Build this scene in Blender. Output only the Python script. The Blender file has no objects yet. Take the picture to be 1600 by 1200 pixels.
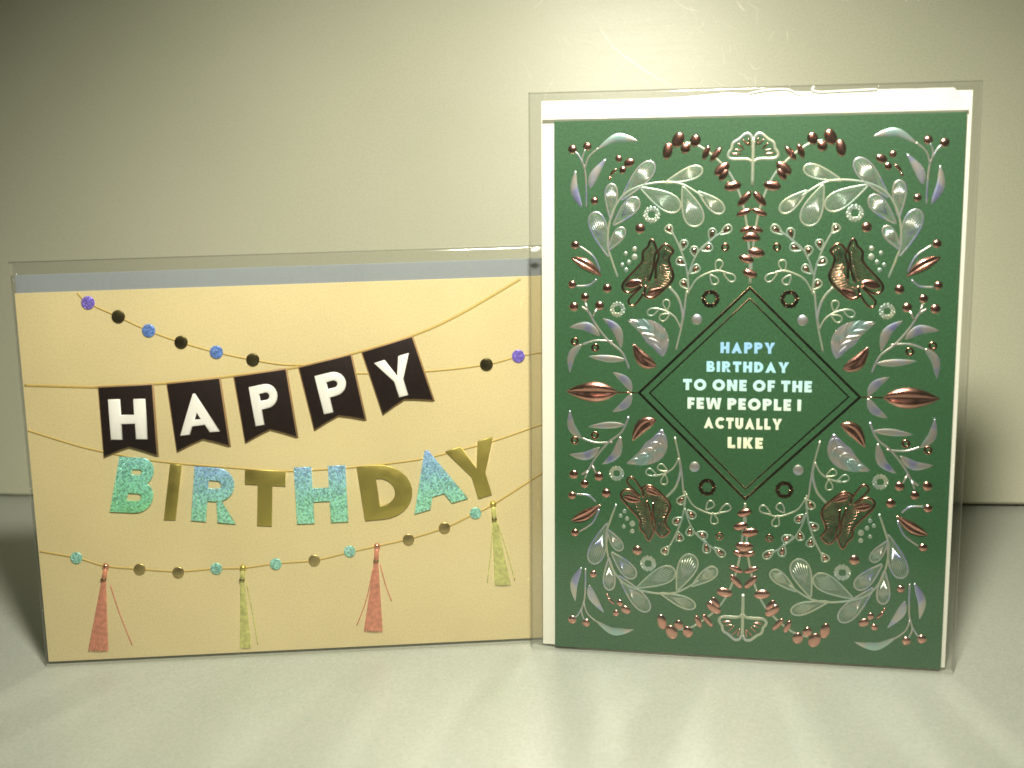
import bpy, math, random
from mathutils import Vector, Matrix, noise
from mathutils.geometry import tessellate_polygon
random.seed(7)
scene = bpy.context.scene
COL = scene.collection
R = math.radians

# ------------------------------------------------------------------ camera
def cam_axes(pitch, roll):
    fw = Vector((0, math.cos(pitch), -math.sin(pitch)))
    up = Vector((0, math.sin(pitch), math.cos(pitch)))
    rt = Vector((1, 0, 0))
    return rt*math.cos(roll)+up*math.sin(roll), up*math.cos(roll)-rt*math.sin(roll), fw
rt, up, fw = cam_axes(0.2425, -0.0261)
cd = bpy.data.cameras.new('camera')
cam = bpy.data.objects.new('camera', cd); COL.objects.link(cam)
M = Matrix((rt, up, -fw)).transposed().to_4x4(); M.translation = (0, 0, 0.1898)
cam.matrix_world = M
cd.sensor_width = 36; cd.lens = 40.05; cd.clip_start = 0.01; cd.clip_end = 20
cd.dof.use_dof = True; cd.dof.focus_distance = 0.43; cd.dof.aperture_fstop = 11
scene.camera = cam

# ------------------------------------------------------------------ light
world = bpy.data.worlds.new('World'); scene.world = world; world.use_nodes = True
bg = world.node_tree.nodes['Background']
bg.inputs[0].default_value = (0.85, 0.90, 0.55, 1); bg.inputs[1].default_value = 0.03
LAMP = Vector((0.02, 0.14, 0.425))
ld = bpy.data.lights.new('desk_lamp', 'SPOT'); lamp = bpy.data.objects.new('desk_lamp', ld); COL.objects.link(lamp)
lamp.location = LAMP
lamp.rotation_euler = (Vector((0.02, 0.385, 0.09))-LAMP).to_track_quat('-Z', 'Y').to_euler()
ld.energy = 14.6; ld.color = (1.0, 0.965, 0.82); ld.shadow_soft_size = 0.028
ld.spot_size = R(98); ld.spot_blend = 1.0
vs = scene.view_settings
vs.view_transform = 'Standard'; vs.look = 'None'; vs.exposure = 0; vs.gamma = 1; vs.use_curve_mapping = False
scene.render.engine = 'CYCLES'
cy = scene.cycles
cy.max_bounces = 10; cy.transparent_max_bounces = 24; cy.glossy_bounces = 6; cy.diffuse_bounces = 4
cy.caustics_reflective = True; cy.blur_glossy = 0.0; cy.sample_clamp_indirect = 160
cy.use_guiding = True; cy.use_surface_guiding = True; cy.use_volume_guiding = False; cy.guiding_training_samples = 128
cy.use_denoising = True

# ------------------------------------------------------------------ helpers
MM = 0.001
def tag(o, label=None, cat=None, group=None, kind=None):
    if label: o['label'] = label
    if cat: o['category'] = cat
    if group: o['group'] = group
    if kind: o['kind'] = kind
    return o
def link(name, verts, faces, mat, parent=None, smooth=True, scale=MM):
    me = bpy.data.meshes.new(name)
    me.from_pydata([(x*scale, y*scale, z*scale) for x, y, z in verts], [], faces)
    me.materials.append(mat)
    if smooth: me.polygons.foreach_set('use_smooth', [True]*len(me.polygons))
    me.update()
    o = bpy.data.objects.new(name, me); COL.objects.link(o)
    if parent: o.parent = parent
    return o
def empty(name, mat4):
    o = bpy.data.objects.new(name, None); COL.objects.link(o); o.matrix_world = mat4
    o.empty_display_size = 0.02
    return o
class MB:
    def __init__(s): s.v = []; s.f = []
    def add(s, v, f):
        b = len(s.v); s.v += v; s.f += [tuple(i+b for i in q) for q in f]; return s
def smooth_path(p, n=6, closed=False):
    if len(p) < 3: return [Vector(q) for q in p]
    P = [Vector(q) for q in p]; N = len(P); out = []
    rng = range(N if closed else N-1)
    for i in rng:
        g = (lambda k: P[k % N]) if closed else (lambda k: P[max(0, min(N-1, k))])
        a, b, c, d = g(i-1), g(i), g(i+1), g(i+2)
        for k in range(n):
            t = k/n
            out.append(0.5*((2*b)+(c-a)*t+(2*a-5*b+4*c-d)*t*t+(3*b-a-3*c+d)*t**3))
    if not closed: out.append(P[-1])
    return out
ROUND = [(-1, 0), (-.8, .6), (-.35, .95), (.35, .95), (.8, .6), (1, 0)]
GROOVE = [(-1, 0), (-.78, .75), (-.42, 1), (-.16, .45), (.16, .45), (.42, 1), (.78, .75), (1, 0)]
def ridge(path, width, height, z=0, prof=ROUND, closed=False, taper=None):
    """raised line following a path on the card face; width may follow taper(t)"""
    P = [Vector((q[0], q[1])) for q in path]; N = len(P); v = []; f = []; m = len(prof)
    for i, p in enumerate(P):
        a = P[(i-1) % N] if closed else P[max(0, i-1)]
        b = P[(i+1) % N] if closed else P[min(N-1, i+1)]
        t = (b-a); t = t.normalized() if t.length > 1e-9 else Vector((1, 0))
        n = Vector((-t.y, t.x)); k = taper(i/(N-1)) if taper else 1
        for s, h in prof:
            q = p+n*(s*width*.5*k); v.append((q.x, q.y, z+h*height*(k if taper else 1)))
    for i in range(N if closed else N-1):
        j = (i+1) % N
        for k in range(m-1): f.append((i*m+k+1, i*m+k, j*m+k, j*m+k+1))
    if not closed:
        f.append(tuple(range(m))); f.append(tuple(range((N-1)*m+m-1, (N-1)*m-1, -1)))
    return v, f
leaf_w = lambda t: max(.02, math.sin(math.pi*min(1, max(0, t))**.9)**1.15)
def leaf_mesh(path, width, height, z=0, prof=ROUND, n=5):
    p = smooth_path(path, n) if len(path) > 2 else [Vector(path[0]).lerp(Vector(path[1]), i/9) for i in range(10)]
    return ridge(p, width, height, z, prof, taper=leaf_w)
def ellipse_bud(a, b, width, height, z=0):
    a, b = Vector(a), Vector(b)
    p = [a.lerp(b, i/9) for i in range(10)]
    return ridge(p, width, height, z, ROUND, taper=lambda t: max(.12, (1-(2*t-1)**2)**.5))
def dome(c, r, height, z=0, seg=12):
    v = []; f = []
    for h, k in ((0, 1), (.6, .8), (.92, .4)):
        for i in range(seg):
            a = 2*math.pi*i/seg; v.append((c[0]+r*k*math.cos(a), c[1]+r*k*math.sin(a), z+h*height))
    v.append((c[0], c[1], z+height))
    for l in range(2):
        for i in range(seg):
            j = (i+1) % seg; f.append((l*seg+i, l*seg+j, (l+1)*seg+j, (l+1)*seg+i))
    for i in range(seg): f.append((2*seg+i, 2*seg+(i+1) % seg, 3*seg))
    return v, f
def ring_mesh(c, r, line, height, z=0, scallops=0):
    path = []
    N = 48 if scallops else 24
    for i in range(N):
        a = 2*math.pi*i/N
        k = r-line*.5 + (line*.28*math.cos(scallops*a) if scallops else 0)
        path.append((c[0]+k*math.cos(a), c[1]+k*math.sin(a)))
    return ridge(path, line, height, z, closed=True)
def teardrop(a, b, width, n=20, bend=0.0):
    a, b = Vector(a), Vector(b); d = b-a; L = d.length; t = d/L; s = Vector((-t.y, t.x))
    out = []
    for i in range(n):
        u = i/n*2*math.pi
        x = .5-.5*math.cos(u)
        y = math.sin(u)*(.22+.78*x)*.68
        out.append(a+t*(x*L)+s*(y*width+bend*L*math.sin(math.pi*x)))
    return out
def signed_area(l): return .5*sum(l[i-1][0]*l[i][1]-l[i][0]*l[i-1][1] for i in range(len(l)))
def inset(l, d):
    N = len(l); out = []
    for i in range(N):
        p, a, b = Vector(l[i]), Vector(l[i-1]), Vector(l[(i+1) % N])
        e, g = (p-a).normalized(), (b-p).normalized()
        n1, n2 = Vector((-e.y, e.x)), Vector((-g.y, g.x))
        m = n1+n2; m = m.normalized() if m.length > 1e-6 else n1
        out.append(p+m*(d/max(.45, m.dot(n1))))
    return out
def plate(loops, height, bevel, z=0, draft=0.0):
    """solid raised shape with holes: walls, rounded shoulder, filled top"""
    L = []
    for k, l in enumerate(loops):
        l = [Vector((q[0], q[1])) for q in l]
        if (signed_area(l) > 0) != (k == 0): l.reverse()
        L.append(l)
    v = []; f = []; tops = []
    rings = ((0, -draft), (height-bevel, 0), (height-.3*bevel, .3*bevel), (height, bevel))
    for l in L:
        N = len(l); b = len(v)
        for zz, d in rings:
            for q in (inset(l, d) if d else l): v.append((q[0], q[1], z+zz))
        for r in range(len(rings)-1):
            for i in range(N):
                j = (i+1) % N; f.append((b+r*N+i, b+r*N+j, b+(r+1)*N+j, b+(r+1)*N+i))
        tops.append((b+(len(rings)-1)*N, N))
    idx = [b+i for b, N in tops for i in range(N)]
    tri = tessellate_polygon([[Vector(v[b+i]) for i in range(N)] for b, N in tops])
    f += [tuple(idx[i] for i in t) for t in tri]
    return v, f
def slab(x0, x1, y0, y1, z0, z1, b=.1):
    """card or panel: box with softened front edges"""
    return plate([[(x0, y0), (x1, y0), (x1, y1), (x0, y1)]], z1-z0, b, z0)
def copy_tree(o, parent, sx=1, sy=1, cx=0, cy_=0):
    c = o.copy(); COL.objects.link(c); c.parent = parent
    if sx < 0 or sy < 0:
        c.scale = (sx, sy, 1); c.location = (2*cx*MM if sx < 0 else 0, 2*cy_*MM if sy < 0 else 0, 0)
    for ch in list(o.children): copy_tree(ch, c)
    return c

# ------------------------------------------------------------------ lettering (geometric capitals, unit height)
def arc(cx, cy0, rx, ry, a0, a1, n=9):
    return [(cx+rx*math.cos(R(a0+(a1-a0)*i/(n-1))), cy0+ry*math.sin(R(a0+(a1-a0)*i/(n-1)))) for i in range(n)]
def glyph(ch, s):
    """outline loops of a capital with stroke weight s, and its width"""
    if ch == 'I': return [[(0, 0), (s, 0), (s, 1), (0, 1)]], s
    if ch == 'L': w = .52+.3*s; return [[(0, 0), (w, 0), (w, s), (s, s), (s, 1), (0, 1)]], w
    if ch == 'T': w = .62+.4*s; m = w/2; h = s/2; return [[(m-h, 0), (m+h, 0), (m+h, 1-s), (w, 1-s), (w, 1), (0, 1), (0, 1-s), (m-h, 1-s)]], w
    if ch == 'H': w = .62+.6*s; h = s*.45; return [[(0, 0), (s, 0), (s, .5-h), (w-s, .5-h), (w-s, 0), (w, 0), (w, 1), (w-s, 1), (w-s, .5+h), (s, .5+h), (s, 1), (0, 1)]], w
    if ch == 'E': w = .5+.35*s; k = s*.9; h = k*.47; return [[(0, 0), (w, 0), (w, k), (s, k), (s, .5-h), (w*.92, .5-h), (w*.92, .5+h), (s, .5+h), (s, 1-k), (w, 1-k), (w, 1), (0, 1)]], w
    if ch == 'F': w = .5+.3*s; k = s*.9; h = k*.47; return [[(0, 0), (s, 0), (s, .46-h), (w*.92, .46-h), (w*.92, .46+h), (s, .46+h), (s, 1-k), (w, 1-k), (w, 1), (0, 1)]], w
    if ch == 'A':
        w = .82+.5*s; m = w/2; sw = s*1.08; t = .12*s; k = m/(1.0)
        x = lambda y: (m-t)*y                       # left outer edge
        y0, y1 = .2, .2+.72*s
        xi = lambda y: x(y)+sw
        ya = min(.9, (m-sw)/(m-t)) if m > sw else .5
        out = [(0, 0), (sw, 0), (xi(y0), y0), (w-xi(y0), y0), (w-sw, 0), (w, 0), (m+t, 1), (m-t, 1)]
        if ya-y1 > .06: return [out, [(xi(y1), y1), (w-xi(y1), y1), (m, ya)]], w
        return [out], w
    if ch == 'Y': w = .8+.45*s; m = w/2; h = s/2; sw = s*1.12; return [[(m-h, 0), (m+h, 0), (m+h, .42), (w, 1), (w-sw, 1), (m, .42+.45*s), (sw, 1), (0, 1), (m-h, .42)]], w
    if ch == 'N': w = .66+.6*s; return [[(0, 0), (s, 0), (s, .98-s*1.5), (w-s, 0), (w, 0), (w, 1), (w-s, 1), (w-s, .02+s*1.5), (s, 1), (0, 1)]], w
    if ch == 'W':
        w = 1.05+.7*s; q = w/4; h = s*.52
        return [[(q-h, 0), (q+h, 0), (2*q, .62), (3*q-h, 0), (3*q+h, 0), (w, 1), (w-s, 1), (3*q, .36), (2*q+h*.8, .98), (2*q-h*.8, .98), (q, .36), (s, 1), (0, 1)]], w
    if ch == 'K': w = .62+.6*s; return [[(0, 0), (s, 0), (s, .36), (w-s*1.15, 0), (w, 0), (s+.22, .53), (w-.03, 1), (w-s*1.2, 1), (s, .62), (s, 1), (0, 1)]], w
    if ch == 'O': r = .5+.02; w = 2*r; i = r-s*.98; return [arc(r, .5, r, .52, 0, 345, 24), arc(r, .5, i, i, 0, 340, 18)], w
    if ch == 'C':
        r = .52; i = r-s*.98; a = 42
        return [arc(r, .5, r, .52, a, 360-a, 22)+arc(r, .5, i, i, 360-a-6, a+6, 16)], r*(1+math.cos(R(a)))
    if ch == 'U':
        w = .62+.5*s; r = w/2; i = r-s
        return [[(0, 1)]+arc(r, r-.01, r, r, 180, 360, 14)+[(w, 1), (w-s, 1)]+arc(r, r-.01, i, i, 360, 180, 10)+[(s, 1)]], w
    if ch == 'D':
        w = .66+.5*s; x = w-.5; k = s*.93
        return [[(0, 0)]+arc(x, .5, .5, .5, -90, 90, 15)+[(0, 1)], [(s, k)]+arc(x, .5, .5-s, .5-k, -90, 90, 12)+[(s, 1-k)]], w
    if ch in 'PR':
        r = .3+.03*s; y = 1-r; x = .36+.2*s; w = x+r; k = s*.88; i = r-k
        leg = [(s, 0), (s, y-r)] if ch == 'P' else [(s, 0), (s, y-r), (s+.16, y-r), (w-s*.95, 0), (w+.07, 0), (x+.1, y-r+.02)]
        hole = [(s, y-i)]+arc(x, y, i, i, -90, 90, 9)+[(s, y+i)]
        return [[(0, 0)]+leg+arc(x, y, r, r, -90 if ch == 'P' else -65, 90, 12)+[(0, 1)], hole], (w if ch == 'P' else w+.07)
    if ch == 'B':
        r1, r2 = .265, .285; k = s*.82; x1 = .34+.2*s; x2 = x1+.05; y1 = 1-r1; y2 = r2
        i1, i2 = max(.05, r1-k), max(.05, r2-k)
        return [[(0, 0)]+arc(x2, y2, r2, r2, -90, 62, 10)+arc(x1, y1, r1, r1, -62, 90, 10)+[(0, 1)],
                [(s, y2-i2)]+arc(x2, y2, i2, i2, -90, 90, 8)+[(s, y2+i2)],
                [(s, y1-i1)]+arc(x1, y1, i1, i1, -90, 90, 8)+[(s, y1+i1)]], x2+r2
    raise ValueError(ch)
def place_glyph(ch, s, bl, br, tl):
    loops, w = glyph(ch, s)
    bl, ex, ey = Vector(bl), Vector(br)-Vector(bl), Vector(tl)-Vector(bl)
    return [[bl+ex*(x/w)+ey*y for x, y in l] for l in loops]

# ------------------------------------------------------------------ materials
def mat(name, base=(.8, .8, .8), rough=.5, metal=0.0, spec=.5):
    m = bpy.data.materials.new(name); m.use_nodes = True
    p = m.node_tree.nodes['Principled BSDF']
    p.inputs['Base Color'].default_value = (*base, 1); p.inputs['Roughness'].default_value = rough
    p.inputs['Metallic'].default_value = metal; p.inputs['Specular IOR Level'].default_value = spec
    return m, m.node_tree.nodes, m.node_tree.links, p
def noise_node(nd, lk, scale, detail=3, coord='Object'):
    tc = nd.new('ShaderNodeTexCoord'); n = nd.new('ShaderNodeTexNoise')
    n.inputs['Scale'].default_value = scale; n.inputs['Detail'].default_value = detail
    lk.new(tc.outputs[coord], n.inputs['Vector']); return n
def ramp(nd, stops):
    r = nd.new('ShaderNodeValToRGB'); e = r.color_ramp.elements
    while len(e) < len(stops): e.new(.5)
    for k, (p, c) in enumerate(stops): e[k].position = p; e[k].color = (*c, 1)
    return r
def speckle(name, base, rough, spread=.06, scale=1800, bump=.0, metal=0, spec=.5, mottle=.04):
    """colour with fine tooth and slow mottling"""
    m, nd, lk, p = mat(name, base, rough, metal, spec)
    a = noise_node(nd, lk, scale, 2); b = noise_node(nd, lk, 22, 4)
    mx = nd.new('ShaderNodeMath'); mx.operation = 'MULTIPLY_ADD'; mx.inputs[1].default_value = mottle/max(spread, 1e-3)
    lk.new(b.outputs['Fac'], mx.inputs[0]); lk.new(a.outputs['Fac'], mx.inputs[2])
    k0 = tuple(max(0, c*(1-spread*2.2)) for c in base); k1 = tuple(min(1, c*(1+spread*2.2)) for c in base)
    r = ramp(nd, [(.3, k0), (.7+mottle/max(spread, 1e-3), k1)]); lk.new(mx.outputs[0], r.inputs['Fac']); lk.new(r.outputs['Color'], p.inputs['Base Color'])
    if bump:
        bp = nd.new('ShaderNodeBump'); bp.inputs['Strength'].default_value = bump; bp.inputs['Distance'].default_value = .0002
        lk.new(a.outputs['Fac'], bp.inputs['Height']); lk.new(bp.outputs['Normal'], p.inputs['Normal'])
    return m
GREEN_PAPER = speckle('green_paper', (.029, .110, .041), .50, .20, 1500, .05, spec=.6)
CREAM_PAPER = speckle('cream_paper', (.665, .56, .305), .55, .06, 1500, .04)
WHITE_PAPER = speckle('white_paper', (.86, .85, .74), .6, .02, 2200, .05)
BLUE_PAPER = speckle('blue_grey_paper', (.26, .29, .31), .6, .05, 2200, .05)
def foil(name, base, rough, var=.12):
    m, nd, lk, p = mat(name, base, rough, 1.0)
    n = noise_node(nd, lk, 260, 3)
    r = ramp(nd, [(.3, (max(0, rough-var),)*3), (.7, (rough+var,)*3)]); lk.new(n.outputs['Fac'], r.inputs['Fac']); lk.new(r.outputs['Color'], p.inputs['Roughness'])
    bp = nd.new('ShaderNodeBump'); bp.inputs['Strength'].default_value = .25; bp.inputs['Distance'].default_value = .0003
    lk.new(n.outputs['Fac'], bp.inputs['Height']); lk.new(bp.outputs['Normal'], p.inputs['Normal'])
    return m
COPPER = foil('copper_foil', (.86, .44, .36), .20, .08)
VEIL = speckle('silver_veil', (.16, .25, .17), .4, .15, 900, .0, metal=.35)
COPPER_LINE = foil('copper_line_foil', (.58, .29, .21), .2, .08)
BRONZE = foil('dark_bronze_foil', (.11, .07, .04), .25, .08)
ETCHED = speckle('etched_bronze', (.036, .082, .034), .4, .3, 420, .0, metal=.15)
GOLD = foil('gold_foil', (.66, .56, .16), .46, .04)
def holo(name, stops, scale, rough=.38, metal=.55, axis=None):
    m, nd, lk, p = mat(name, (.8, .8, .8), rough, metal)
    if axis is None:
        n = noise_node(nd, lk, scale, 2); src = n.outputs['Fac']
    else:
        tc = nd.new('ShaderNodeTexCoord'); sp = nd.new('ShaderNodeSeparateXYZ'); lk.new(tc.outputs['Object'], sp.inputs[0])
        mr = nd.new('ShaderNodeMapRange'); mr.inputs['From Min'].default_value = axis[0]*MM; mr.inputs['From Max'].default_value = axis[1]*MM
        lk.new(sp.outputs['Y'], mr.inputs['Value']); src = mr.outputs[0]
    r = ramp(nd, stops); lk.new(src, r.inputs['Fac']); lk.new(r.outputs['Color'], p.inputs['Base Color'])
    return m
SILVER = holo('silver_holographic_foil', [(.34, (.42, .44, .80)), (.45, (.66, .67, .72)), (.55, (.74, .66, .58)), (.66, (.46, .68, .66))], 110, .34, .82)
PALE_LINE = holo('pale_line_foil', [(.35, (.44, .58, .54)), (.55, (.66, .68, .50)), (.7, (.52, .54, .66))], 60, .38, .72)
TEXT_HOLO = holo('text_holographic_foil', [(0, (.97, 1, .74)), (.25, (.95, 1, .82)), (.5, (.74, 1, .94)), (.75, (.52, .88, 1)), (1, (.36, .66, 1))], 1, .4, .0, axis=(75, 109))  # foil's bright, angle-dependent reflection painted as a fixed pale gradient
def glitter(name, c0, c1, grad=None):
    """ground mirror flakes: each cell its own tint and tilt"""
    m, nd, lk, p = mat(name, c0, .3, .35)
    tc = nd.new('ShaderNodeTexCoord'); vo = nd.new('ShaderNodeTexVoronoi'); vo.inputs['Scale'].default_value = 1900
    lk.new(tc.outputs['Object'], vo.inputs['Vector'])
    sp = nd.new('ShaderNodeSeparateColor'); lk.new(vo.outputs['Color'], sp.inputs[0])
    mix = nd.new('ShaderNodeMix'); mix.data_type = 'RGBA'
    mix.inputs[6].default_value = (*c0, 1); mix.inputs[7].default_value = (*c1, 1)
    if grad:
        sx = nd.new('ShaderNodeSeparateXYZ'); lk.new(tc.outputs['Object'], sx.inputs[0])
        ma = nd.new('ShaderNodeMath'); ma.operation = 'MULTIPLY_ADD'; ma.inputs[1].default_value = -grad[2]; lk.new(sx.outputs['X'], ma.inputs[0]); lk.new(sx.outputs['Y'], ma.inputs[2])
        mr = nd.new('ShaderNodeMapRange'); mr.inputs['From Min'].default_value = grad[0]*MM; mr.inputs['From Max'].default_value = grad[1]*MM
        lk.new(ma.outputs[0], mr.inputs['Value'])
        ad = nd.new('ShaderNodeMath'); ad.operation = 'MULTIPLY_ADD'; ad.inputs[1].default_value = .45; ad.use_clamp = True
        su = nd.new('ShaderNodeMath'); su.operation = 'SUBTRACT'; su.inputs[1].default_value = .22
        lk.new(sp.outputs[0], ad.inputs[0]); lk.new(mr.outputs[0], su.inputs[0]); lk.new(su.outputs[0], ad.inputs[2]); lk.new(ad.outputs[0], mix.inputs[0])
    else: lk.new(sp.outputs[0], mix.inputs[0])
    hs = nd.new('ShaderNodeHueSaturation'); mr2 = nd.new('ShaderNodeMapRange'); mr2.inputs['To Min'].default_value = .6; mr2.inputs['To Max'].default_value = 1.5
    lk.new(sp.outputs[1], mr2.inputs['Value']); lk.new(mr2.outputs[0], hs.inputs['Value']); lk.new(mix.outputs[2], hs.inputs['Color']); lk.new(hs.outputs[0], p.inputs['Base Color'])
    bp = nd.new('ShaderNodeBump'); bp.inputs['Strength'].default_value = .6; bp.inputs['Distance'].default_value = .0004
    lk.new(sp.outputs[2], bp.inputs['Height']); lk.new(bp.outputs['Normal'], p.inputs['Normal'])
    return m
GLITTER = glitter('teal_glitter', (.38, .84, .60), (.34, .52, .98), grad=(53, 73, 0))
GLITTER_GREEN = glitter('green_glitter', (.30, .80, .40), (.34, .74, .76), grad=(52, 84, -.1))
GLITTER_BEAD = glitter('aqua_glitter', (.26, .66, .52), (.40, .72, .70))
GLITTER_BLUE = glitter('blue_glitter', (.10, .24, .70), (.22, .36, .85))
GLITTER_VIOLET = glitter('violet_glitter', (.20, .14, .72), (.34, .26, .85))
DARK_FOIL = foil('dark_olive_foil', (.13, .11, .045), .4)
GOLD_BEAD = foil('gold_bead_foil', (.58, .46, .20), .42)
PENNANT = speckle('dark_brown_foil', (.012, .005, .004), .5, .2, 900, .0, spec=.2)
LETTER_WHITE = speckle('letter_white', (.86, .85, .80), .4, .02, 900, .0)
PENNANT_EDGE = speckle('kraft_edge', (.30, .19, .09), .6, .05, 900, .0)
STRING = speckle('ochre_string', (.52, .38, .12), .45, .05, 900, .0)
CORAL = speckle('coral_foil', (.66, .26, .165), .4, .16, 700, .0, metal=.15)
LIME = speckle('lime_foil', (.58, .58, .20), .4, .16, 700, .0, metal=.15)
def film(name, tint, rough, haze, gloss=1.0):
    m, nd, lk, p = mat(name); nd.remove(p); out = nd['Material Output']
    tr = nd.new('ShaderNodeBsdfTransparent'); tr.inputs[0].default_value = (*tint, 1)
    gl = nd.new('ShaderNodeBsdfGlossy'); gl.inputs['Roughness'].default_value = rough
    df = nd.new('ShaderNodeBsdfDiffuse'); df.inputs[0].default_value = (.85, .85, .8, 1)
    # two-sided film reflectance (Schlick), the same seen from inside and outside
    lw = nd.new('ShaderNodeLayerWeight'); lw.inputs[0].default_value = .5
    pw = nd.new('ShaderNodeMath'); pw.operation = 'POWER'; pw.inputs[1].default_value = 2.5; lk.new(lw.outputs['Facing'], pw.inputs[0])
    ml = nd.new('ShaderNodeMath'); ml.operation = 'MULTIPLY_ADD'; ml.inputs[1].default_value = .95; ml.inputs[2].default_value = .04*gloss; ml.use_clamp = True; lk.new(pw.outputs[0], ml.inputs[0])
    m1 = nd.new('ShaderNodeMixShader'); m1.inputs[0].default_value = haze; lk.new(tr.outputs[0], m1.inputs[1]); lk.new(df.outputs[0], m1.inputs[2])
    m2 = nd.new('ShaderNodeMixShader'); lk.new(ml.outputs[0], m2.inputs[0]); lk.new(m1.outputs[0], m2.inputs[1]); lk.new(gl.outputs[0], m2.inputs[2])
    lk.new(m2.outputs[0], out.inputs[0]); return m
FILM = film('clear_film', (.98, .98, .97), .08, .008, 2.4)
SEAM = film('film_seam', (.98, .98, .97), .3, .03, .5)
GLARE_FILM = film('white_glare_film', (.95, .95, .93), .25, .85, 3.0)  # film whitened so its colour carries the glare
GLINT_WHITE = speckle('white_glint', (.95, .95, .9), .2, .01, 900, .0)  # opaque white standing in for bright glints on the sleeve
# painted wall board and table: scuffed satin paint
def satin(name, base, rough, spec, scratch):
    m, nd, lk, p = mat(name, base, rough, 0, spec)
    a = noise_node(nd, lk, 1300, 2); b = noise_node(nd, lk, 6, 4)
    r = ramp(nd, [(.3, (base[0]*.80, base[1]*.85, base[2]*.78)), (.5, base), (.7, (min(1, base[0]*1.17), min(1, base[1]*1.13), min(1, base[2]*1.2)))])
    ad = nd.new('ShaderNodeMath'); ad.operation = 'MULTIPLY_ADD'; ad.inputs[1].default_value = .6
    hf = nd.new('ShaderNodeMath'); hf.operation = 'MULTIPLY'; hf.inputs[1].default_value = .4; lk.new(b.outputs['Fac'], hf.inputs[0])
    lk.new(a.outputs['Fac'], ad.inputs[0]); lk.new(hf.outputs[0], ad.inputs[2]); lk.new(ad.outputs[0], r.inputs['Fac']); lk.new(r.outputs['Color'], p.inputs['Base Color'])
    # hairline scratches: thin lines of a strongly stretched noise in two directions
    tc = nd.new('ShaderNodeTexCoord'); prev = None
    for k, rot in enumerate((1.35, 1.75, .95)):
        mp = nd.new('ShaderNodeMapping'); mp.inputs['Rotation'].default_value = (0, 0, rot); mp.inputs['Scale'].default_value = (4, 500, 4)
        lk.new(tc.outputs['Object'], mp.inputs[0])
        n = nd.new('ShaderNodeTexNoise'); n.inputs['Scale'].default_value = 3.1+k; n.inputs['Detail'].default_value = 3; n.inputs['Distortion'].default_value = .9
        lk.new(mp.outputs[0], n.inputs['Vector'])
        rr = ramp(nd, [(.60, (0, 0, 0)), (.66, (1, 1, 1))]); lk.new(n.outputs['Fac'], rr.inputs['Fac'])
        if prev is None: prev = rr.outputs['Color']
        else:
            mx = nd.new('ShaderNodeMix'); mx.data_type = 'RGBA'; mx.blend_type = 'LIGHTEN'; mx.inputs[0].default_value = 1
            lk.new(prev, mx.inputs[6]); lk.new(rr.outputs['Color'], mx.inputs[7]); prev = mx.outputs[2]
    bp = nd.new('ShaderNodeBump'); bp.inputs['Strength'].default_value = scratch; bp.inputs['Distance'].default_value = .0003
    lk.new(prev, bp.inputs['Height']); lk.new(bp.outputs['Normal'], p.inputs['Normal'])
    return m
WALL = satin('scuffed_wall_paint', (.545, .545, .405), .37, .36, .05)
TABLE = satin('table_paint', (.36, .38, .325), .30, .5, .015)
SCRATCH = speckle('bare_scratch', (.9, .88, .75), .3, .02, 900, .0)


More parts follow.
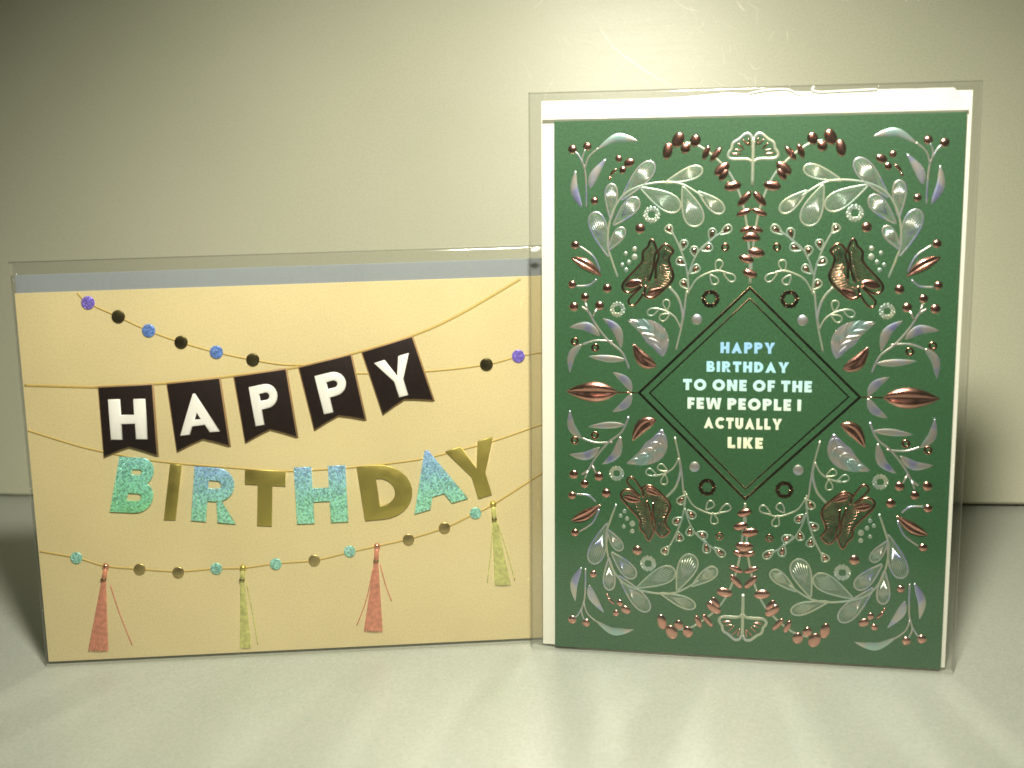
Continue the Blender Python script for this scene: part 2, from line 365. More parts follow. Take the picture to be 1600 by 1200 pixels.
# ------------------------------------------------------------------ printed designs, in millimetres on each card face
GREEN = {
 'holo_stems': [[(10.9,155.6),(10.9,161.5),(10.4,167.9),(8.4,172.6),(6.8,174.1)],[(10.4,167.9),(9.5,171.4),(10.6,174.8)],[(10.4,168.5),(11.7,172.2),(15,175.1)]],
 'holo_leaves': [([(14.4,174.5),(20,178),(24.1,178.1),(28.2,177.1)],3.1),([(12.2,161.7),(13.5,166.1),(17.6,171.6)],3.3),([(9.5,155.3),(6.8,161.5),(7.3,167.9)],2.96)],
 'holo_berries': [((6.2,174.8),1.48),((11.2,175.7),1.42)],
 'single_berries': [((13.7,157.6),1.3),((29.1,148.3),1.66),((18.1,128.2),1.54)],
 'cluster': [([(20.9,172.4),(22.6,170.6)],1.78),([(23.5,169.4),(27,170.8)],2.13),([(22.1,168.3),(24.1,167.1)],2.01),([(21.2,168.3),(18.9,166)],0.95),([(18.4,165.3),(19.2,164.8)],1.19)],
 'branch_stem': [(21.7,131.9),(19.6,137.8),(18.2,143.2),(19.2,152),(23,159),(28.9,162.3),(37,163.5),(43.4,162.5),(50.4,158.1)],
 'branch_leaves': [([(18.5,139),(13.3,153.7)],5.9),([(19.2,151.4),(19.4,163.1)],4.3),([(22.7,157.8),(33.2,170)],5.6),([(20.1,149.4),(28.3,158.1)],5),([(18.5,141.1),(23.5,148.4)],3.7),([(37.3,163.3),(49.4,167.6)],4.3),([(29.2,161.7),(42.2,154.7)],6.2),([(43.1,161.9),(48.2,149)],6.8),([(48.1,160.2),(56.5,153.5)],4.4)],
 'rings_white': [((32.9,152.8),2.67),((21.7,121),2.49)],
 'ring_copper': ((52.8,124.8),2.96),
 'dot_white': ((48.4,117.8),1.78),
 'small_rings': [((7,109.8),1.42),((14.1,107.8),1.42),((57.3,141.9),1.36)],
 'bud_leaf': ([(5.7,138.6),(11.2,136.1),(16.3,132.2)],3.7),
 'bud_leaf_stems': [[(15.7,134),(13.3,139),(8.5,142.5)],[(14.5,131.3),(11.8,129.2),(7.3,128.9)]],
 'bud_leaf_berries': [((7.1,142.9),1.36),((6.1,129.5),1.36)],
 'dots': [((24.3,139.9),0.71),((27.3,141.4),0.83),((27.3,138.7),1.07),((25.4,137),0.77),((23.2,136.1),0.71),((24.5,134.4),0.77)],
 'vine_main': [(38.5,148.9),(39.8,146.9),(42,142.7),(44.1,137.2),(45.2,131.8),(45.5,126.8),(44.8,126.8),(43.7,117.3),(41.5,107.4)],
 'vine_side': [(45.3,132.5),(46.6,136.7),(49,141.2),(52.4,144.2),(55.3,146.4),(58.1,148)],
 'vine_buds': [([(39.8,146.4),(38,149.1)],2.41),([(43.3,141),(44,144.3)],2.41),([(44.6,136),(41.4,138)],2.41),([(45.3,128),(43.1,131)],2.41),([(47.5,138.7),(46.9,142.2)],2.41),([(52.4,143.9),(53.3,148.1)],2.41),([(55.5,146.1),(59.2,148.8)],2.41),([(49.5,140.9),(53.1,142.4)],2.41),([(46.1,133.2),(48.8,135.8)],2.41)],
 'curl_stem': [(45.6,127.3),(48.1,131.3),(51.6,133.3),(55,134.2),(58,133.5)],
 'curl_loops': [([(54.8,133.8),(55.7,137.7)],2.62),([(52.6,132.8),(54.8,129.8)],2.62),([(57,133.5),(60.7,131)],2.62)],
 'flower_stem': [(38.9,128.8),(42.1,125),(43.7,119.1),(43,114.9)],
 'curl2_stem': [(43,114.9),(41.1,118.5),(37.5,120.8),(33.9,121.4)],
 'curl2_loops': [([(38.4,120.8),(38,124.4)],2.49),([(35.7,121.4),(31.9,119.6)],2.49),([(39.3,119.6),(36,117.8)],2.49)],
 'petal_left': [(32.1,130.2),(33.6,134.8),(34.1,139.1),(34.7,141.1),(33.4,144.3),(32.4,143.8),(31.7,142.1),(30.1,140.4),(29.8,137.1),(26.3,133.1),(23.7,130.1),(23.4,128),(24.9,126.8),(27.2,127.3),(30.1,129.4)],
 'petal_right': [(34.4,130.8),(34.6,136),(35.4,139.1),(35.3,140.8),(37.6,143),(40.2,140.8),(38.8,138.5),(39.2,136),(40.3,133.1),(39.9,130.8),(37.8,128.4),(35,125.9),(33,125),(30.7,126),(31.2,129.4)],
 'petal_stalk': [(30.2,129.1),(27.8,126.8),(25.5,124.3),(25.8,122.7),(27.3,122.4),(29.3,124.7),(30.5,126.8)],
 'hatch_left': [[(33.1,142.5),(31.4,140)],[(33.7,140.5),(30.6,138.5)],[(33.4,138.2),(30,136.5)],[(33.2,136),(28.6,133.7)],[(32.6,133.7),(27.5,131.4)],[(31.8,131.9),(25.8,129.6)],[(31.2,130.8),(25.2,127.9)]],
 'hatch_right': [[(37.7,141.7),(36.6,138.2)],[(39.4,140.8),(37.7,137.1)],[(35.7,136.5),(38.9,136)],[(35.5,134.8),(39.6,133.7)],[(35.2,133.4),(39.9,132.3)],[(34.9,132),(39.2,130.5)],[(34.4,130.2),(37.8,129.1)],[(33.2,129.1),(36.1,127.4)],[(31.8,129.1),(33.9,125.9)],[(31.2,128.2),(32.4,125.6)]],
 'flower_fill': [([(24,129.1),(26.9,129.8),(30.4,130.5)],3.2),([(31.6,126.5),(33.6,126.8),(37,128.5)],2.87)],
 'berry_stem': [(25.8,100.8),(23.3,106.3),(18.5,110.4),(14.2,115.8),(11.8,120),(9.4,121.8)],
 'berry_berries': [((10.5,125.2),1.42),((6.7,121.9),1.54),((15.5,122.3),1.54)],
 'berry_twigs': [[(11.8,120),(10.5,123.6)],[(13,118.2),(14.8,121.6)],[(20.3,110),(14.3,110.3),(9.4,108.8)]],
 'berry_leaves': [([(15.8,111.9),(11.2,115.1),(5.1,114.8)],3.4),([(23,107.8),(21.5,114.1),(16.6,118)],3.4),([(9.5,109),(6,105.1),(5.3,99)],3.1),([(24.6,103.8),(18.5,104.1),(11.5,104.8)],2.61)],
 'vein_leaf': ([(37.2,105.1),(35.8,110.6),(31.6,114.8),(25.1,117.3)],7.7),
 'copper_leaf': ([(35.2,101.7),(30.5,103.9),(27,109.5)],4.7),
 'axis_leaf': ([(21.9,91.7),(13.1,91.6),(4,91.4)],7.1),
 'axis_stem': [(21.6,91.6),(28.7,91.8)],
 'axis_small': ([(26.7,92.8),(24.6,96.6),(20.1,99.4)],2.96),
 'ginkgo': [(65.7,169.7),(63.7,170.6),(59,170.7),(57.7,171.7),(58,173),(58.7,173.9),(59.2,175.8),(60.9,176.9),(63.1,178.7),(64.6,178.5),(65.5,177.2)],
 'ginkgo_stem': [(65.5,177.9),(65.6,170.6),(65.5,162.1)],
 'ginkgo_wedges': [([(62.1,172.2),(58.7,172.5)],0.89),([(62.3,173.3),(59.5,173.9)],0.59),([(63,173.7),(60.8,175.8)],0.79),([(64.2,174.8),(62.2,177.1)],0.79),([(64.7,174.6),(64.1,177.6)],0.79)],
 'spine': [(65.7,129.8),(65.4,136.2),(64.6,146.1),(63.4,153.4),(61.3,160.2),(58.3,166.1),(53.8,171),(48,175.2),(43.5,176.2)],
 'spine_buds': [([(37.4,170.9),(38.5,176.6)],2.31),([(40.2,174.8),(42.5,179.8)],2.77),([(42.9,172.9),(44.7,176)],2.31),([(46.2,174.9),(47.7,178.9)],2.51),([(49.6,170.6),(51.5,175.3)],1.51),([(52,170.1),(55.5,174.6)],1.51),([(53.4,165.7),(58.1,169.4)],2.41),([(55,163.8),(57.7,167.7)],1.81),([(56.5,161.5),(62.2,162.4)],2.31),([(61.2,155.4),(65.3,160.1)],1.81),([(60.7,152.4),(65.6,154.4)],1.51),([(62.7,144.7),(67.8,146)],2.21),([(61.9,147.2),(66.1,148.3)],1.51)],
 'center_buds': [([(64.7,140.7),(70.3,139.7)],2.31),([(61.8,138.8),(66.8,137.4)],2.01),([(63.1,134.1),(68,132.5)],2.01)],
 'text': [('HAPPY',(56.4,106.4),(74.3,106.7),(56.3,110.1)),('BIRTHDAY',(51.9,99.9),(79,100.4),(51.9,103.5)),('TO ONE OF THE',(44.1,93.3),(86.6,94.2),(44,97.1)),('FEW PEOPLE I',(45.7,86.9),(83.3,87.8),(45.6,90.8)),('ACTUALLY',(51.3,80.4),(77.2,81.1),(51.3,84.2)),('LIKE',(59.4,73.9),(71.1,74.3),(59.3,77.7))],
 'diamond_out': [(65.7,129.1),(103.4,92.7),(64.8,55.8),(29.1,92.7)],
 'diamond_in': [(65.4,125.3),(99.3,92.8),(64.7,59.8),(33.3,92.7)],
}
CREAM = {
 'pennants': [('H',[(25.7,98.2),(44,98.5),(43.8,73.6),(34.6,77),(25.7,73.9)],[(28.5,79.7),(41.2,79.4),(28.7,94)]),('A',[(49.1,98.5),(67.1,99.8),(68.9,76),(60.1,78.8),(50.9,74.8)],[(52.2,80.1),(66.2,81.2),(51.1,94.3)]),('P',[(72.2,100.1),(90.1,102.1),(92.5,78.2),(83.5,81.3),(74.7,77)],[(78.5,82.4),(87.8,83.9),(77,96.4)]),('P',[(94.7,102.5),(112.8,106.3),(116.6,83.4),(107.5,85.2),(98.9,80.5)],[(102.4,85.7),(112.4,87.7),(99.9,99.4)]),('Y',[(116.8,107),(134.3,111.8),(140.7,89.3),(130.8,90.1),(123,85.1)],[(124.4,89.5),(136.7,92.6),(120.7,103.2)])],
 'birthday': [('B','g',[(25.9,54),(39.9,52.7),(30.8,73.6)]),('I','f',[(44.4,50.4),(48.5,50.1),(48,70.1)]),('R','g',[(53.8,49.6),(69.3,47.6),(56.4,69.1)]),('T','f',[(72.3,47.3),(86.4,45.9),(73.8,67.3)]),('H','g',[(90.8,46.6),(108.9,46.7),(90.8,67.1)]),('D','f',[(114.8,46.8),(133,47.7),(112.8,66.5)]),('A','g',[(132.4,48.4),(151.7,53.3),(127.9,68.8)]),('Y','f',[(149.3,51.4),(166.3,56),(144.3,70.7)])],
 'string_top': [(-0.13,99.9),(24.9,98.2),(25.7,98.3),(47.6,98.7),(67.1,100),(92.2,102.4),(112.8,106.5),(134.5,112.2),(150.9,118.9),(172.8,130.7)],
 'string_beads': [(21.1,131),(24.4,127.5),(34.2,122.4),(44.1,117.2),(54.8,112.8),(66.6,108.9),(78.9,105.8),(88.7,103.8),(99.4,102.9),(113.3,99.8),(139.4,99.5),(159.8,101.1),(171.3,103.6),(180.1,104.9),(191.7,107.5)],
 'beads_top': [((24.4,127.5),'p'),((34.2,122.4),'d'),((44.1,117.2),'b'),((54.8,112.8),'d'),((66.6,108.9),'b'),((78.9,105.8),'d'),((159.9,101.1),'d'),((171.2,103.6),'p')],
 'string_mid': [(-0.07,84.2),(12.2,79.6),(23.3,76),(44.5,71.2),(70.2,67.8),(87.5,65.9),(111.8,66.3),(133.3,67.9),(144.1,69.8),(160.8,73.5),(178.9,79),(191.1,82.6)],
 'string_low': [(0.06,40.9),(13.1,37.8),(22.7,34.4),(34.6,32.7),(48,31.2),(61.6,31.6),(70.8,31.4),(82.8,32.5),(96.1,33),(108.8,35.4),(118.6,37.2),(129.9,39.3),(142.9,42.8),(154.2,47.7),(160.6,50.6),(178.5,61.3),(188.4,66.5)],
 'beads_low': [((13,37.8),'g'),((34.6,32.7),'f'),((48,30.9),'f'),((61.4,31.6),'g'),((82.4,32.3),'g'),((96.1,33),'f'),((108.8,35.7),'g'),((129.9,39.1),'f'),((142.9,42.8),'f'),((154.2,47.7),'g')],
 'tassels': [('coral',[(22.9,34.2),(21.8,29.4),(13.5,3.7),(22,3.1)],[[(23.9,27.3),(26.3,16.7),(29.8,4.8)]]),('lime',[(70.8,31.4),(70.2,26.9),(67.4,1.94),(72.2,1.84)],[[(71.6,26.4),(73.3,12.8),(74.2,2.88)]]),('coral',[(118.6,37.1),(118,31.6),(111.7,6),(119.8,5.4)],[[(119.4,30.4),(120.9,22.8),(122.8,16.7)],[(116.8,29.1),(113.7,17.1),(110,8.2)]]),('lime',[(160.6,50.7),(160.8,45),(159.6,20.8),(166.6,20.6)],[[(161.7,44.2),(164.6,34.3),(167.5,22.1)],[(160.2,43.5),(159.1,32.3),(157.5,21.8)]])],
}

# ------------------------------------------------------------------ setting
WALL_Y, WALL_SLOPE, WALL_TILT = 0.5294, -0.1098, 12.5
def wall_base(x): return WALL_Y + WALL_SLOPE*x
# table top: one sheet with a front edge well behind the camera
tv, tf = [], []
TX = [-.75+.05*i for i in range(31)]
for x in TX: tv.append((x, wall_base(x)+.05, -.0012))
for x in TX: tv.append((x, -.55, -.0012))
for x in TX: tv.append((x, -.55, -.03))
n = len(TX)
for i in range(n-1):
    tf.append((i+n, i+n+1, i+1, i)); tf.append((i+2*n, i+2*n+1, i+n+1, i+n))
table = link('tabletop', tv, tf, TABLE, None, False, 1.0); tag(table, kind='structure')
# wall board leaning slightly back, its lower edge a hair above the table
wa = math.atan(WALL_SLOPE)
W = Matrix.Translation((0, WALL_Y, 0)) @ Matrix.Rotation(wa, 4, 'Z') @ Matrix.Rotation(R(90-WALL_TILT), 4, 'X')
wv, wf = [], []
xs = [-900+6*i for i in range(301)]
for x in xs:
    e = .1+.35*noise.noise(Vector((x*.03, 3.1, 0)))+(.55 if 200 < x < 245 else 0)+(-.35 if x < -240 else 0)
    wv += [(x, e, -14), (x, e, -1.0), (x, e+1.0, 0), (x, 900, 0)]
for i in range(len(xs)-1):
    for k in range(3): wf.append((4*i+k, 4*i+4+k, 4*i+5+k, 4*i+1+k))
wall = link('wall', wv, wf, WALL, None, False); wall.matrix_world = W; tag(wall, kind='structure')
# scratches through the paint, raised burrs that catch the lamp
WALLI = W.inverted(); CAMP = Vector((0, 0, .1898))
def on_wall(x, y):     # where the scratch sits on the board, in board millimetres
    return x, y
mb = MB()
def scratch(p, w=.22): mb.add(*ridge(smooth_path(p, 4), w*1.3, .09, .0, taper=lambda t: .25+.75*math.sin(math.pi*min(.98, max(.02, t)))))
SCR = [([(41.0, 230.0), (48.6, 219.0), (64.0, 207.3), (78.6, 198.9)], 0.5), ([(56.3, 215.8), (51.7, 209.8), (45.0, 202.9)], 0.25), ([(56.3, 218.8), (60.9, 222.6), (67.0, 227.6)], 0.2), ([(60.9, 204.9), (64.0, 202.4), (65.5, 198.7)], 0.3), ([(77.6, 240.4), (83.7, 236.5), (89.7, 235.4)], 0.3), ([(112.4, 210.1), (115.4, 207.0), (118.4, 207.8)], 0.25), ([(47.1, 203.8), (46.2, 200.7)], 0.3), ([(30.2, 241.1), (37.9, 234.7), (48.6, 219.0)], 0.15), ([(106.3, 240.0), (109.3, 235.6), (110.8, 235.0)], 0.3), ([(86.7, 222.4), (91.3, 229.9), (94.3, 237.3)], 0.15), ([(85.2, 217.0), (92.8, 210.1), (97.3, 207.5)], 0.15)]
for p, w in SCR: scratch(p, w)
rs = random.Random(3)
for k in range(120):
    cx_, cy_ = rs.gauss((73.1, 219.8)[0], 30), rs.gauss((73.1, 219.8)[1], 18)
    a = rs.uniform(0, 6.28); L = rs.uniform(3, 14); b = rs.uniform(-.05, .05)
    scratch([(cx_-L*math.cos(a)/2, cy_-L*math.sin(a)/2), (cx_+b*L*math.sin(a), cy_-b*L*math.cos(a)), (cx_+L*math.cos(a)/2, cy_+L*math.sin(a)/2)], rs.uniform(.09, .18))
so = link('scratches', mb.v, mb.f, SCRATCH, wall); tag(so, kind='stuff')

# ------------------------------------------------------------------ card frames
def card_frame(x, y, yaw, lean):
    U = Vector((math.cos(yaw), math.sin(yaw), 0)); Nb = Vector((-math.sin(yaw), math.cos(yaw), 0))
    V = Vector((0, 0, math.cos(lean)))+Nb*math.sin(lean); Nf = U.cross(V)
    m = Matrix((U, V, Nf)).transposed().to_4x4(); m.translation = (x, y, 0); return m
FG = card_frame(.01298, .37415, -.1857, .1027)
FC = card_frame(-.1680, .37207, .0504, .0998)

# ------------------------------------------------------------------ green card
CW, CH, CX, CV = 131.6, 184.2, 65.7, 92.5
green = empty('greeting_card', FG)
tag(green, 'green birthday card with copper and silver botanical foil around a diamond', 'greeting card')
link('front_panel', *slab(0, CW, 0, CH, -.45, 0, .12), GREEN_PAPER, green, False)
link('back_panel', *slab(.3, CW-.4, 0, CH-.3, -1.35, -.9, .12), WHITE_PAPER, green, False)
G = GREEN
def many(mesh_list):
    m = MB()
    for v, f in mesh_list: m.add(v, f)
    return m.v, m.f
RELIEF = .38     # the foil is pressed, not cast: shallow relief
def P_(name, mesh, material, parent=green): return link(name, [(x, y, z*(1.1 if name in ('seed_pod', 'copper_leaf') else .65 if material is COPPER else RELIEF)) for x, y, z in mesh[0]], mesh[1], material, parent)
def mirror(o, lr=True, tb=True):
    """the printed design repeats left to right and top to bottom"""
    if lr: copy_tree(o, green, -1, 1, CX, CV)
    if tb: copy_tree(o, green, 1, -1, CX, CV)
    if lr and tb: copy_tree(o, green, -1, -1, CX, CV)
LW = .54     # width of a foil line
def line(p, w=LW, h=.22, n=5): return ridge(smooth_path(p, n), w, h)
# sprig in the corner
sp = P_('corner_sprig', many([line(p) for p in G['holo_stems']]), SILVER)
for p, w in G['holo_leaves']: P_('leaf', leaf_mesh(p, w*.9, .4), SILVER, sp)
for c, r in G['holo_berries']: P_('berry', dome(c, r*1.02, .65), COPPER, sp)
mirror(sp)
for c, r in G['single_berries']: mirror(P_('berry', dome(c, r*1.02, .7), COPPER))
cl = None
for k, ((a, b), w) in enumerate(G['cluster']):
    o = P_('blossom' if k == 0 else 'petal', ellipse_bud(a, b, w*1.25, .5), COPPER, green if k == 0 else cl)
    if k == 0: cl = o
mirror(cl)
# big branch of outlined leaves
br = P_('leaf_branch', line(G['branch_stem'], .66, .16), PALE_LINE)
for k, ((a, b), w) in enumerate(G['branch_leaves']):
    a, b = Vector(a), Vector(b)
    ms = [ridge(teardrop(a, b, w, 26), .55, .14, closed=True)]
    t = (b-a).normalized(); s = Vector((-t.y, t.x)); L = (b-a).length
    for j in range(-3, 4):
        o = j/3.6*.5*w*.85
        p0 = a+t*L*(.30+.06*abs(j))+s*o*.45; p1 = a+t*L*(.93-.05*abs(j))+s*o
        ms.append(ridge([p0, p0.lerp(p1, .5)+s*o*.12, p1], .26, .08))
    lf = P_('leaf', many(ms), PALE_LINE if k > 4 else SILVER, br)
    P_('leaf_fill', plate([teardrop(a, b, w*.97, 22)], .05, .02), VEIL, br)
mirror(br)
for c, r in G['rings_white']: mirror(P_('scalloped_ring', ring_mesh(c, r, r*.46, .22, 0, 11), PALE_LINE))
c, r = G['ring_copper']; mirror(P_('scalloped_ring', ring_mesh(c, r, r*.4, .25, 0, 14), BRONZE))
c, r = G['dot_white']; mirror(P_('pearl_dot', dome(c, r, .7), SILVER))
for c, r in G['small_rings']: mirror(P_('small_ring', ring_mesh(c, r, r*.55, .25), COPPER_LINE))
for c, r in G['dots']: mirror(P_('dew_dot', dome(c, r, .35, seg=8), PALE_LINE))
# pod with two berries
p, w = G['bud_leaf']; pod = P_('seed_pod', leaf_mesh(p, w, .75, 0, GROOVE), COPPER)
for q in G['bud_leaf_stems']: P_('stalk', line(q, .6), SILVER, pod)
for c, r in G['bud_leaf_berries']: P_('berry', dome(c, r*1.02, .65), COPPER, pod)
mirror(pod)
# budding vine
vn = P_('budding_vine', many([line(G['vine_main'], .62), line(G['vine_side'], .55)]), PALE_LINE)
for (a, b), w in G['vine_buds']:
    P_('bud_outline', ridge(teardrop(a, b, w*1.15, 14), .5, .2, closed=True), PALE_LINE, vn)
    a, b = Vector(a), Vector(b); P_('bud', ellipse_bud(a.lerp(b, .3), a.lerp(b, .88), w*.55, .5), COPPER, vn)
mirror(vn)
for st, lo in (('curl_stem', 'curl_loops'), ('curl2_stem', 'curl2_loops')):
    cs = P_('curling_tendril', line(G[st], .55), PALE_LINE)
    for (a, b), w in G[lo]: P_('loop_leaf', ridge(teardrop(a, b, w, 14), .48, .2, closed=True), PALE_LINE, cs)
    mirror(cs)
# tulip
fl = P_('tulip', many([line(G['petal_left'], .85, .3, 4), line(G['petal_right'], .85, .3, 4), line(G['petal_stalk'], .75, .3, 4)]), COPPER_LINE)
for key in ('petal_left', 'petal_right'):
    P_('petal', plate([smooth_path(G[key], 3, True)], .07, .03), ETCHED, fl)
def veins(pairs):
    out = []
    for (a, b), (c, d) in zip(pairs, pairs[1:]):
        for t in (0, .5):
            p = Vector(a).lerp(Vector(c), t); q = Vector(b).lerp(Vector(d), t)
            out.append(ridge(smooth_path([p, (p+q)/2+Vector((.25, -.35)), q], 3), .2, .1, .06))
    return out
tag(P_('petal_veins', many(veins(G['hatch_left'])+veins(G['hatch_right'])), COPPER_LINE, fl), kind='stuff')
for p, w in G['flower_fill']: P_('petal_blush', leaf_mesh(p, w*.9, .3, .05, GROOVE), COPPER, fl)
P_('stem', line(G['flower_stem'], .8), PALE_LINE, fl)
mirror(fl)
# sprig with three berries
bs = P_('berry_sprig', many([line(G['berry_stem'], .7)]+[line(q, .6) for q in G['berry_twigs']]), SILVER)
for c, r in G['berry_berries']: P_('berry', dome(c, r*1.02, .65), COPPER, bs)
for p, w in G['berry_leaves']: P_('leaf', leaf_mesh(p, w*.9, .4), SILVER, bs)
mirror(bs)
p, w = G['vein_leaf']; vl = P_('veined_leaf', leaf_mesh(p, w, .2, 0, [(-1, 0), (-.9, .5), (-.06, .55), (0, .9), (.06, .55), (.9, .5), (1, 0)], 6), SILVER)
sp_ = smooth_path(p, 6)
for i in range(2, len(sp_)-4, 3):
    q = Vector(sp_[i]); t = (Vector(sp_[i+1])-q).normalized(); s = Vector((-t.y, t.x)); k = leaf_w(min(1, (i+3)/(len(sp_)-1)))*w*.46
    for sg in (-1, 1): P_('leaf_band', leaf_mesh([q+s*sg*.15, q+t*1.5+s*sg*k*.5, q+t*4.0+s*sg*k*.95], 1.5, .35, .12), SILVER, vl)
mirror(vl)
p, w = G['copper_leaf']; cf = P_('copper_leaf', leaf_mesh(p, w, .6, 0, GROOVE), COPPER); mirror(cf)
p, w = G['axis_leaf']; p = [(x, CV) for x, y in p]
al = P_('seed_pod', leaf_mesh(p, w, .9, 0, GROOVE, 7), COPPER)
P_('stalk', line([(x, CV) for x, y in G['axis_stem']], .5), COPPER_LINE, al)
mirror(al, True, False)
p, w = G['axis_small']; mirror(P_('small_leaf', leaf_mesh(p, w, .35), SILVER))
# ginkgo leaf at top and bottom centre
gx = [(min(x, CX-.25), y) for x, y in G['ginkgo']]
gk = P_('ginkgo_leaf', many([ridge(smooth_path(gx, 4), .95, .28), ridge(smooth_path([(2*CX-x, y) for x, y in gx], 4), .95, .28)]), PALE_LINE)
P_('stem', ridge(smooth_path([(CX, y) for x, y in G['ginkgo_stem']], 4), 1.05, .3, .03), PALE_LINE, gk)
for (a, b), w in G['ginkgo_wedges']:
    for s in (1, -1):
        f_ = (lambda q: q) if s > 0 else (lambda q: (2*CX-q[0], q[1]))
        P_('fan_stripe', ellipse_bud(f_(a), f_(b), w*.8, .3), COPPER, gk)
mirror(gk, False, True)
# twig of copper buds
tw = P_('bud_twig', line(G['spine'], .75), PALE_LINE)
for (a, b), w in G['spine_buds']: P_('bud', ellipse_bud(a, b, w*1.38, .7, .05), COPPER, tw)
mirror(tw)
for (a, b), w in G['center_buds']: mirror(P_('bud', ellipse_bud(a, b, w*1.35, .75, .08), COPPER), False, True)
# diamond frame and verse
def diamond(rx, ry, w, h):
    q = [Vector((CX-.05, CV+ry)), Vector((CX+rx, CV)), Vector((CX-.05, CV-ry)), Vector((CX-rx, CV))]
    return plate([q, inset(list(reversed(q)), w)], h, .12)
P_('diamond_border', diamond(37.0, 36.6, .8, .25), BRONZE)
P_('diamond_border', diamond(33.2, 32.8, .5, .2), BRONZE)
ST = .30
for text, bl, br_, tl in G['text']:
    cap = math.dist(bl, tl); y0 = (bl[1]+br_[1])/2; total = br_[0]-bl[0]
    adv = []; x = 0
    for ch in text:
        if ch == ' ': x += .34; continue
        w = glyph(ch, ST)[1]; adv.append((ch, x, w)); x += w+.17
    x -= .17; k = total/x
    for ch, gx0, w in adv:
        loops = place_glyph(ch, ST, (bl[0]+gx0*k, y0), (bl[0]+(gx0+w)*k, y0), (bl[0]+gx0*k, y0+cap))
        tag(P_('letter', plate(loops, .22, .1), TEXT_HOLO), 'shiny letter '+ch)

# ------------------------------------------------------------------ cream card
C = CREAM
LWD, LHT = 184.0, 131.5
cream = empty('greeting_card', FC)
tag(cream, 'cream landscape card with dark letter pennants, glitter letters and tassel garlands', 'greeting card')
link('front_panel', *slab(0, LWD, 0, LHT, -.45, 0, .12), CREAM_PAPER, cream, False)
link('back_panel', *slab(.3, LWD-.3, 0, LHT-.3, -1.35, -.9, .12), CREAM_PAPER, cream, False)
def Q_(name, mesh, material, parent=cream): return link(name, mesh[0], mesh[1], material, parent)
def clipx(p): return [q for q in p if q[0] < LWD-.5]
for key, w in (('string_top', 1.0), ('string_mid', .75), ('string_low', .75), ('string_beads', .75)):
    path = C[key]
    if key != 'string_beads': a, b = Vector(path[0]), Vector(path[1]); path = [a+(a-b).normalized()*9]+path
    Q_('string', ridge([q for q in smooth_path(path, 24) if .2 < q[0] < LWD-.5 and q[1] < LHT-.3], w, .22), STRING)
for c, k in C['beads_top']+C['beads_low']:
    r = 2.3 if (c, k) in C['beads_top'] else 2.1
    Q_('bead', plate([[(c[0]+r*math.cos(i*math.pi/9), c[1]+r*math.sin(i*math.pi/9)) for i in range(18)]], .4, .25, .02),
       {'p': GLITTER_VIOLET, 'b': GLITTER_BLUE, 'd': DARK_FOIL, 'g': GLITTER_BEAD, 'f': GOLD_BEAD}[k])
for ch, poly, (bl, br_, tl) in C['pennants']:
    a, b, c, n_, d = [Vector(q) for q in poly]
    loop = [a, b]+[b.lerp(c, t) for t in (.5, 1)]+[c.lerp(n_, .55)+Vector((0, .15)), n_, d.lerp(n_, .55)+Vector((0, .15)), d]
    base = Q_('pennant', plate([loop], .8, .1, 0, .5), PENNANT_EDGE)
    pn = Q_('foil_face', plate([inset(loop, .04 if signed_area(loop) > 0 else -.04)], .15, .08, .78), PENNANT, base)
    o = Q_('letter', plate(place_glyph(ch, .25 if ch != 'A' else .22, bl, br_, tl), .6, .45, .9), LETTER_WHITE, base)
    tag(o, 'raised white letter '+ch)
for ch, k, (bl, br_, tl) in C['birthday']:
    o = Q_('letter', plate(place_glyph(ch, .265, bl, br_, tl), .3, .14, .24), (GLITTER_GREEN if ch == 'B' else GLITTER) if k == 'g' else GOLD)
    tag(o, ('teal glitter letter ' if k == 'g' else 'gold foil letter ')+ch)
def tassel(colour, pts, strands):
    top, neck, bl, br_ = [Vector(q) for q in pts]
    bl, br_ = bl.lerp(br_, .08), br_.lerp(bl, .08)
    m = CORAL if colour == 'coral' else LIME
    v = []; f = []; K = 15; rows = 9; wn = 1.5
    for r in range(rows):
        t = r/(rows-1)
        l = (neck+Vector((-wn/2, 0))).lerp(bl, t); g = (neck+Vector((wn/2, 0))).lerp(br_, t)
        for i in range(K):
            s = i/(K-1); q = l.lerp(g, s); q.y -= (.15*math.sin(i*2.1) if r == rows-1 else 0)
            v.append((q.x, q.y, .05+.75*(1-(2*s-1)**2)**.5*(1-.35*t)+(.32*(1 if i % 2 else -1)*min(1, t*2) if 0 < i < K-1 else 0)))
    for r in range(rows-1):
        for i in range(K-1): f.append((r*K+i, (r+1)*K+i, (r+1)*K+i+1, r*K+i+1))
    o = Q_('tassel', (v, f), m)
    Q_('neck', ridge([top, top.lerp(neck, .6), neck+(neck-top)*.12], 1.7, .9), m, o)
    Q_('binding', ridge([neck+Vector((-.9, .2)), neck+Vector((.9, .2))], .7, 1.05), DARK_FOIL, o)
    Q_('bead', dome(top, 1.25, 1.2), COPPER if colour == 'coral' else GOLD, o)
    for s in strands: Q_('strand', ridge(smooth_path(s, 5), .4, .25), m, o)
for a in C['tassels']: tassel(*a)

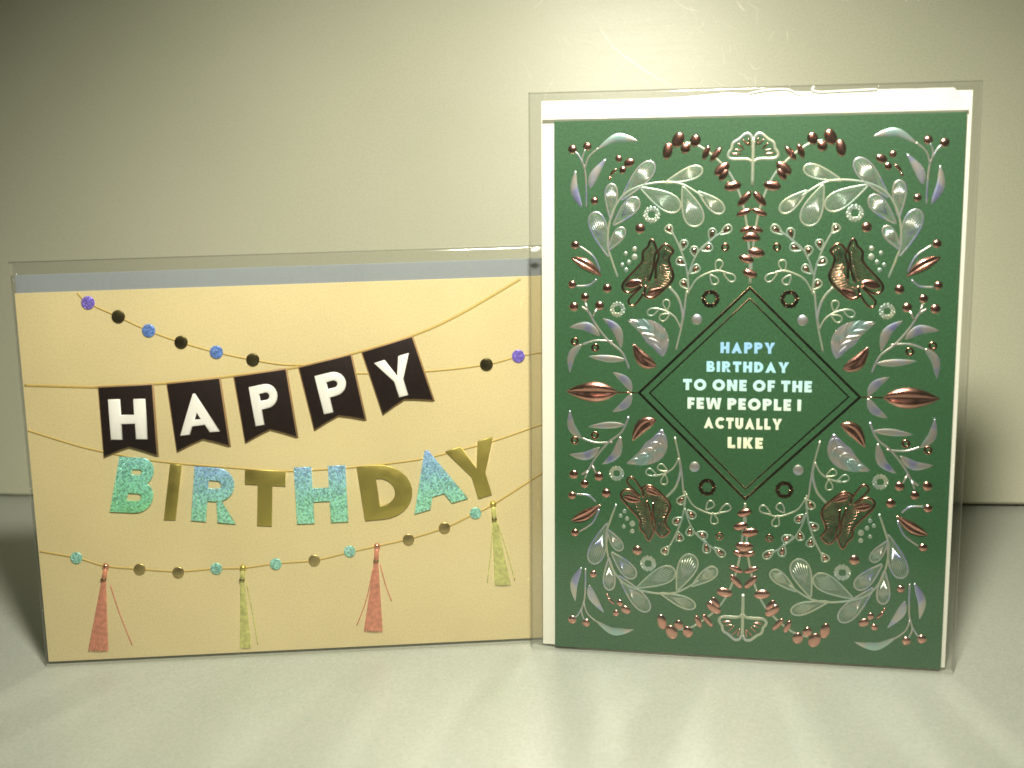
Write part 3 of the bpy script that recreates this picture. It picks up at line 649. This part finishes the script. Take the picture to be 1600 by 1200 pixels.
# ------------------------------------------------------------------ envelopes
def envelope(frame, x0, x1, y1, z0, z1, material, label, dip=0):
    e = empty('envelope', frame); tag(e, label, 'envelope')
    top = [(x1-(x1-x0)*i/10, y1-dip*math.sin(math.pi*i/10)) for i in range(11)]
    link('pocket', *plate([[(x0, 0), (x1, 0)]+top], z1-z0, .15, z0), material, e, False)
    xm = (x0+x1)/2
    link('flap', *plate([[(x0+2, y1-1), (xm-12, y1*.55), (xm+12, y1*.55), (x1-2, y1-1)]], .25, .08, z0-.3), material, e, False)
    return e
envelope(FG, -4.6, 133.3, 191.0, -2.4, -1.5, WHITE_PAPER, 'white envelope behind the green card, its edges showing')
envelope(FC, 0.0, 189.5, 137.6, -2.4, -1.5, BLUE_PAPER, 'blue grey envelope strip showing above the cream card')

# ------------------------------------------------------------------ clear sleeves
def sleeve(frame, x0, x1, y0, y1, zf, zb, label, seed, folds):
    e = empty('plastic_sleeve', frame); tag(e, label, 'sleeve', 'clear plastic card sleeves')
    def stations(a, b, n): return [a, a+.15, a+.6]+[a+1+(b-a-2)*i/n for i in range(n+1)]+[b-.6, b-.15, b]
    xs_, ys_ = stations(x0, x1, 80), stations(y0, y1, 100); nx = len(xs_)
    def sheet(z, amp, name):
        v = []; f = []
        for y in ys_:
            for x in xs_:
                d = min(x-x0, x1-x, y1-y, y-y0+.25); k = min(1, max(0, d)/.6)**.5; fade = min(1, max(0, d)/14)
                w = sum(a*math.exp(-((x-(c0+dx*y/100))/wd)**2) for c0, dx, wd, a in folds)
                w += .07*noise.noise(Vector((x*.03+seed, y*.02, seed)))+.02*noise.noise(Vector((x*.12+y*.05, y*.06, seed+9)))
                v.append((x, y, z*k+(1-k)*(zf+zb)/2+amp*w*fade))
        for j in range(len(ys_)-1):
            for i in range(nx-1):
                a = j*nx+i; f.append((a, a+1, a+nx+1, a+nx))
        return link(name, v, f, FILM, e)
    sheet(zf, 1, 'front_film'); sheet(zb, .3, 'back_film')
    zm = (zf+zb)/2
    for a, b in ((x0-.1, x0+.25), (x1-.25, x1+.1)):
        link('side_seam', *slab(a, b, y0, y1, zm-.1, zm+.12, .03), SEAM, e, False)
    link('top_hem', *slab(x0, x1, y1-.2, y1+.1, zm-.1, zm+.12, .03), SEAM, e, False)
    return e
g_sleeve = sleeve(FG, -8.8, 135.9, -1.1, 193.8, 1.3, -2.9, 'clear plastic sleeve around the green card', 2.3, [(4, 22, 8, .45), (48, -15, 7, .4), (84, 14, 8, .45), (118, 5, 6, .35)])
sleeve(FC, -.9, 192.0, -1.1, 142.2, 1.75, -2.9, 'clear plastic sleeve around the cream card', 7.9, [(30, -20, 9, .5), (70, 12, 10, .5), (120, -14, 8, .4), (170, -18, 8, .5)])
# glare band along the green sleeve's top, built as a wavy-edged white strip
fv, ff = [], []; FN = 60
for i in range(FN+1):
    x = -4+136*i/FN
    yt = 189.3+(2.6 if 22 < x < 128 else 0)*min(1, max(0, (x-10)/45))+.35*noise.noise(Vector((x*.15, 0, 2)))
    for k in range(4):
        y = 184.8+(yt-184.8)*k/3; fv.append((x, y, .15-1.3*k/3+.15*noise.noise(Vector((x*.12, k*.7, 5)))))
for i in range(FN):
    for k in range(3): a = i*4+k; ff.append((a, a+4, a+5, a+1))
link('glare_strip', fv, ff, GLARE_FILM, g_sleeve)
link('edge_glint', *many([ridge(smooth_path([(64, 191.6), (70, 192.6), (76, 192.6), (79, 191.2), (81, 190.6)], 5), .7, .5, -.9),
     ridge(smooth_path([(84.5, 193.4), (84, 192.2), (86.5, 191.5), (92, 191.6), (104, 191.9)], 5), .8, .5, -.9)]), GLINT_WHITE, g_sleeve)  # white ridges shaped as the highlights along the film's curled edge
link('glare_spot', *ellipse_bud((-8.4, 140.8), (-5.0, 141.9), 1.8, .4, -.8), GLINT_WHITE, g_sleeve)  # white bump in place of a glare spot on the sleeve edge
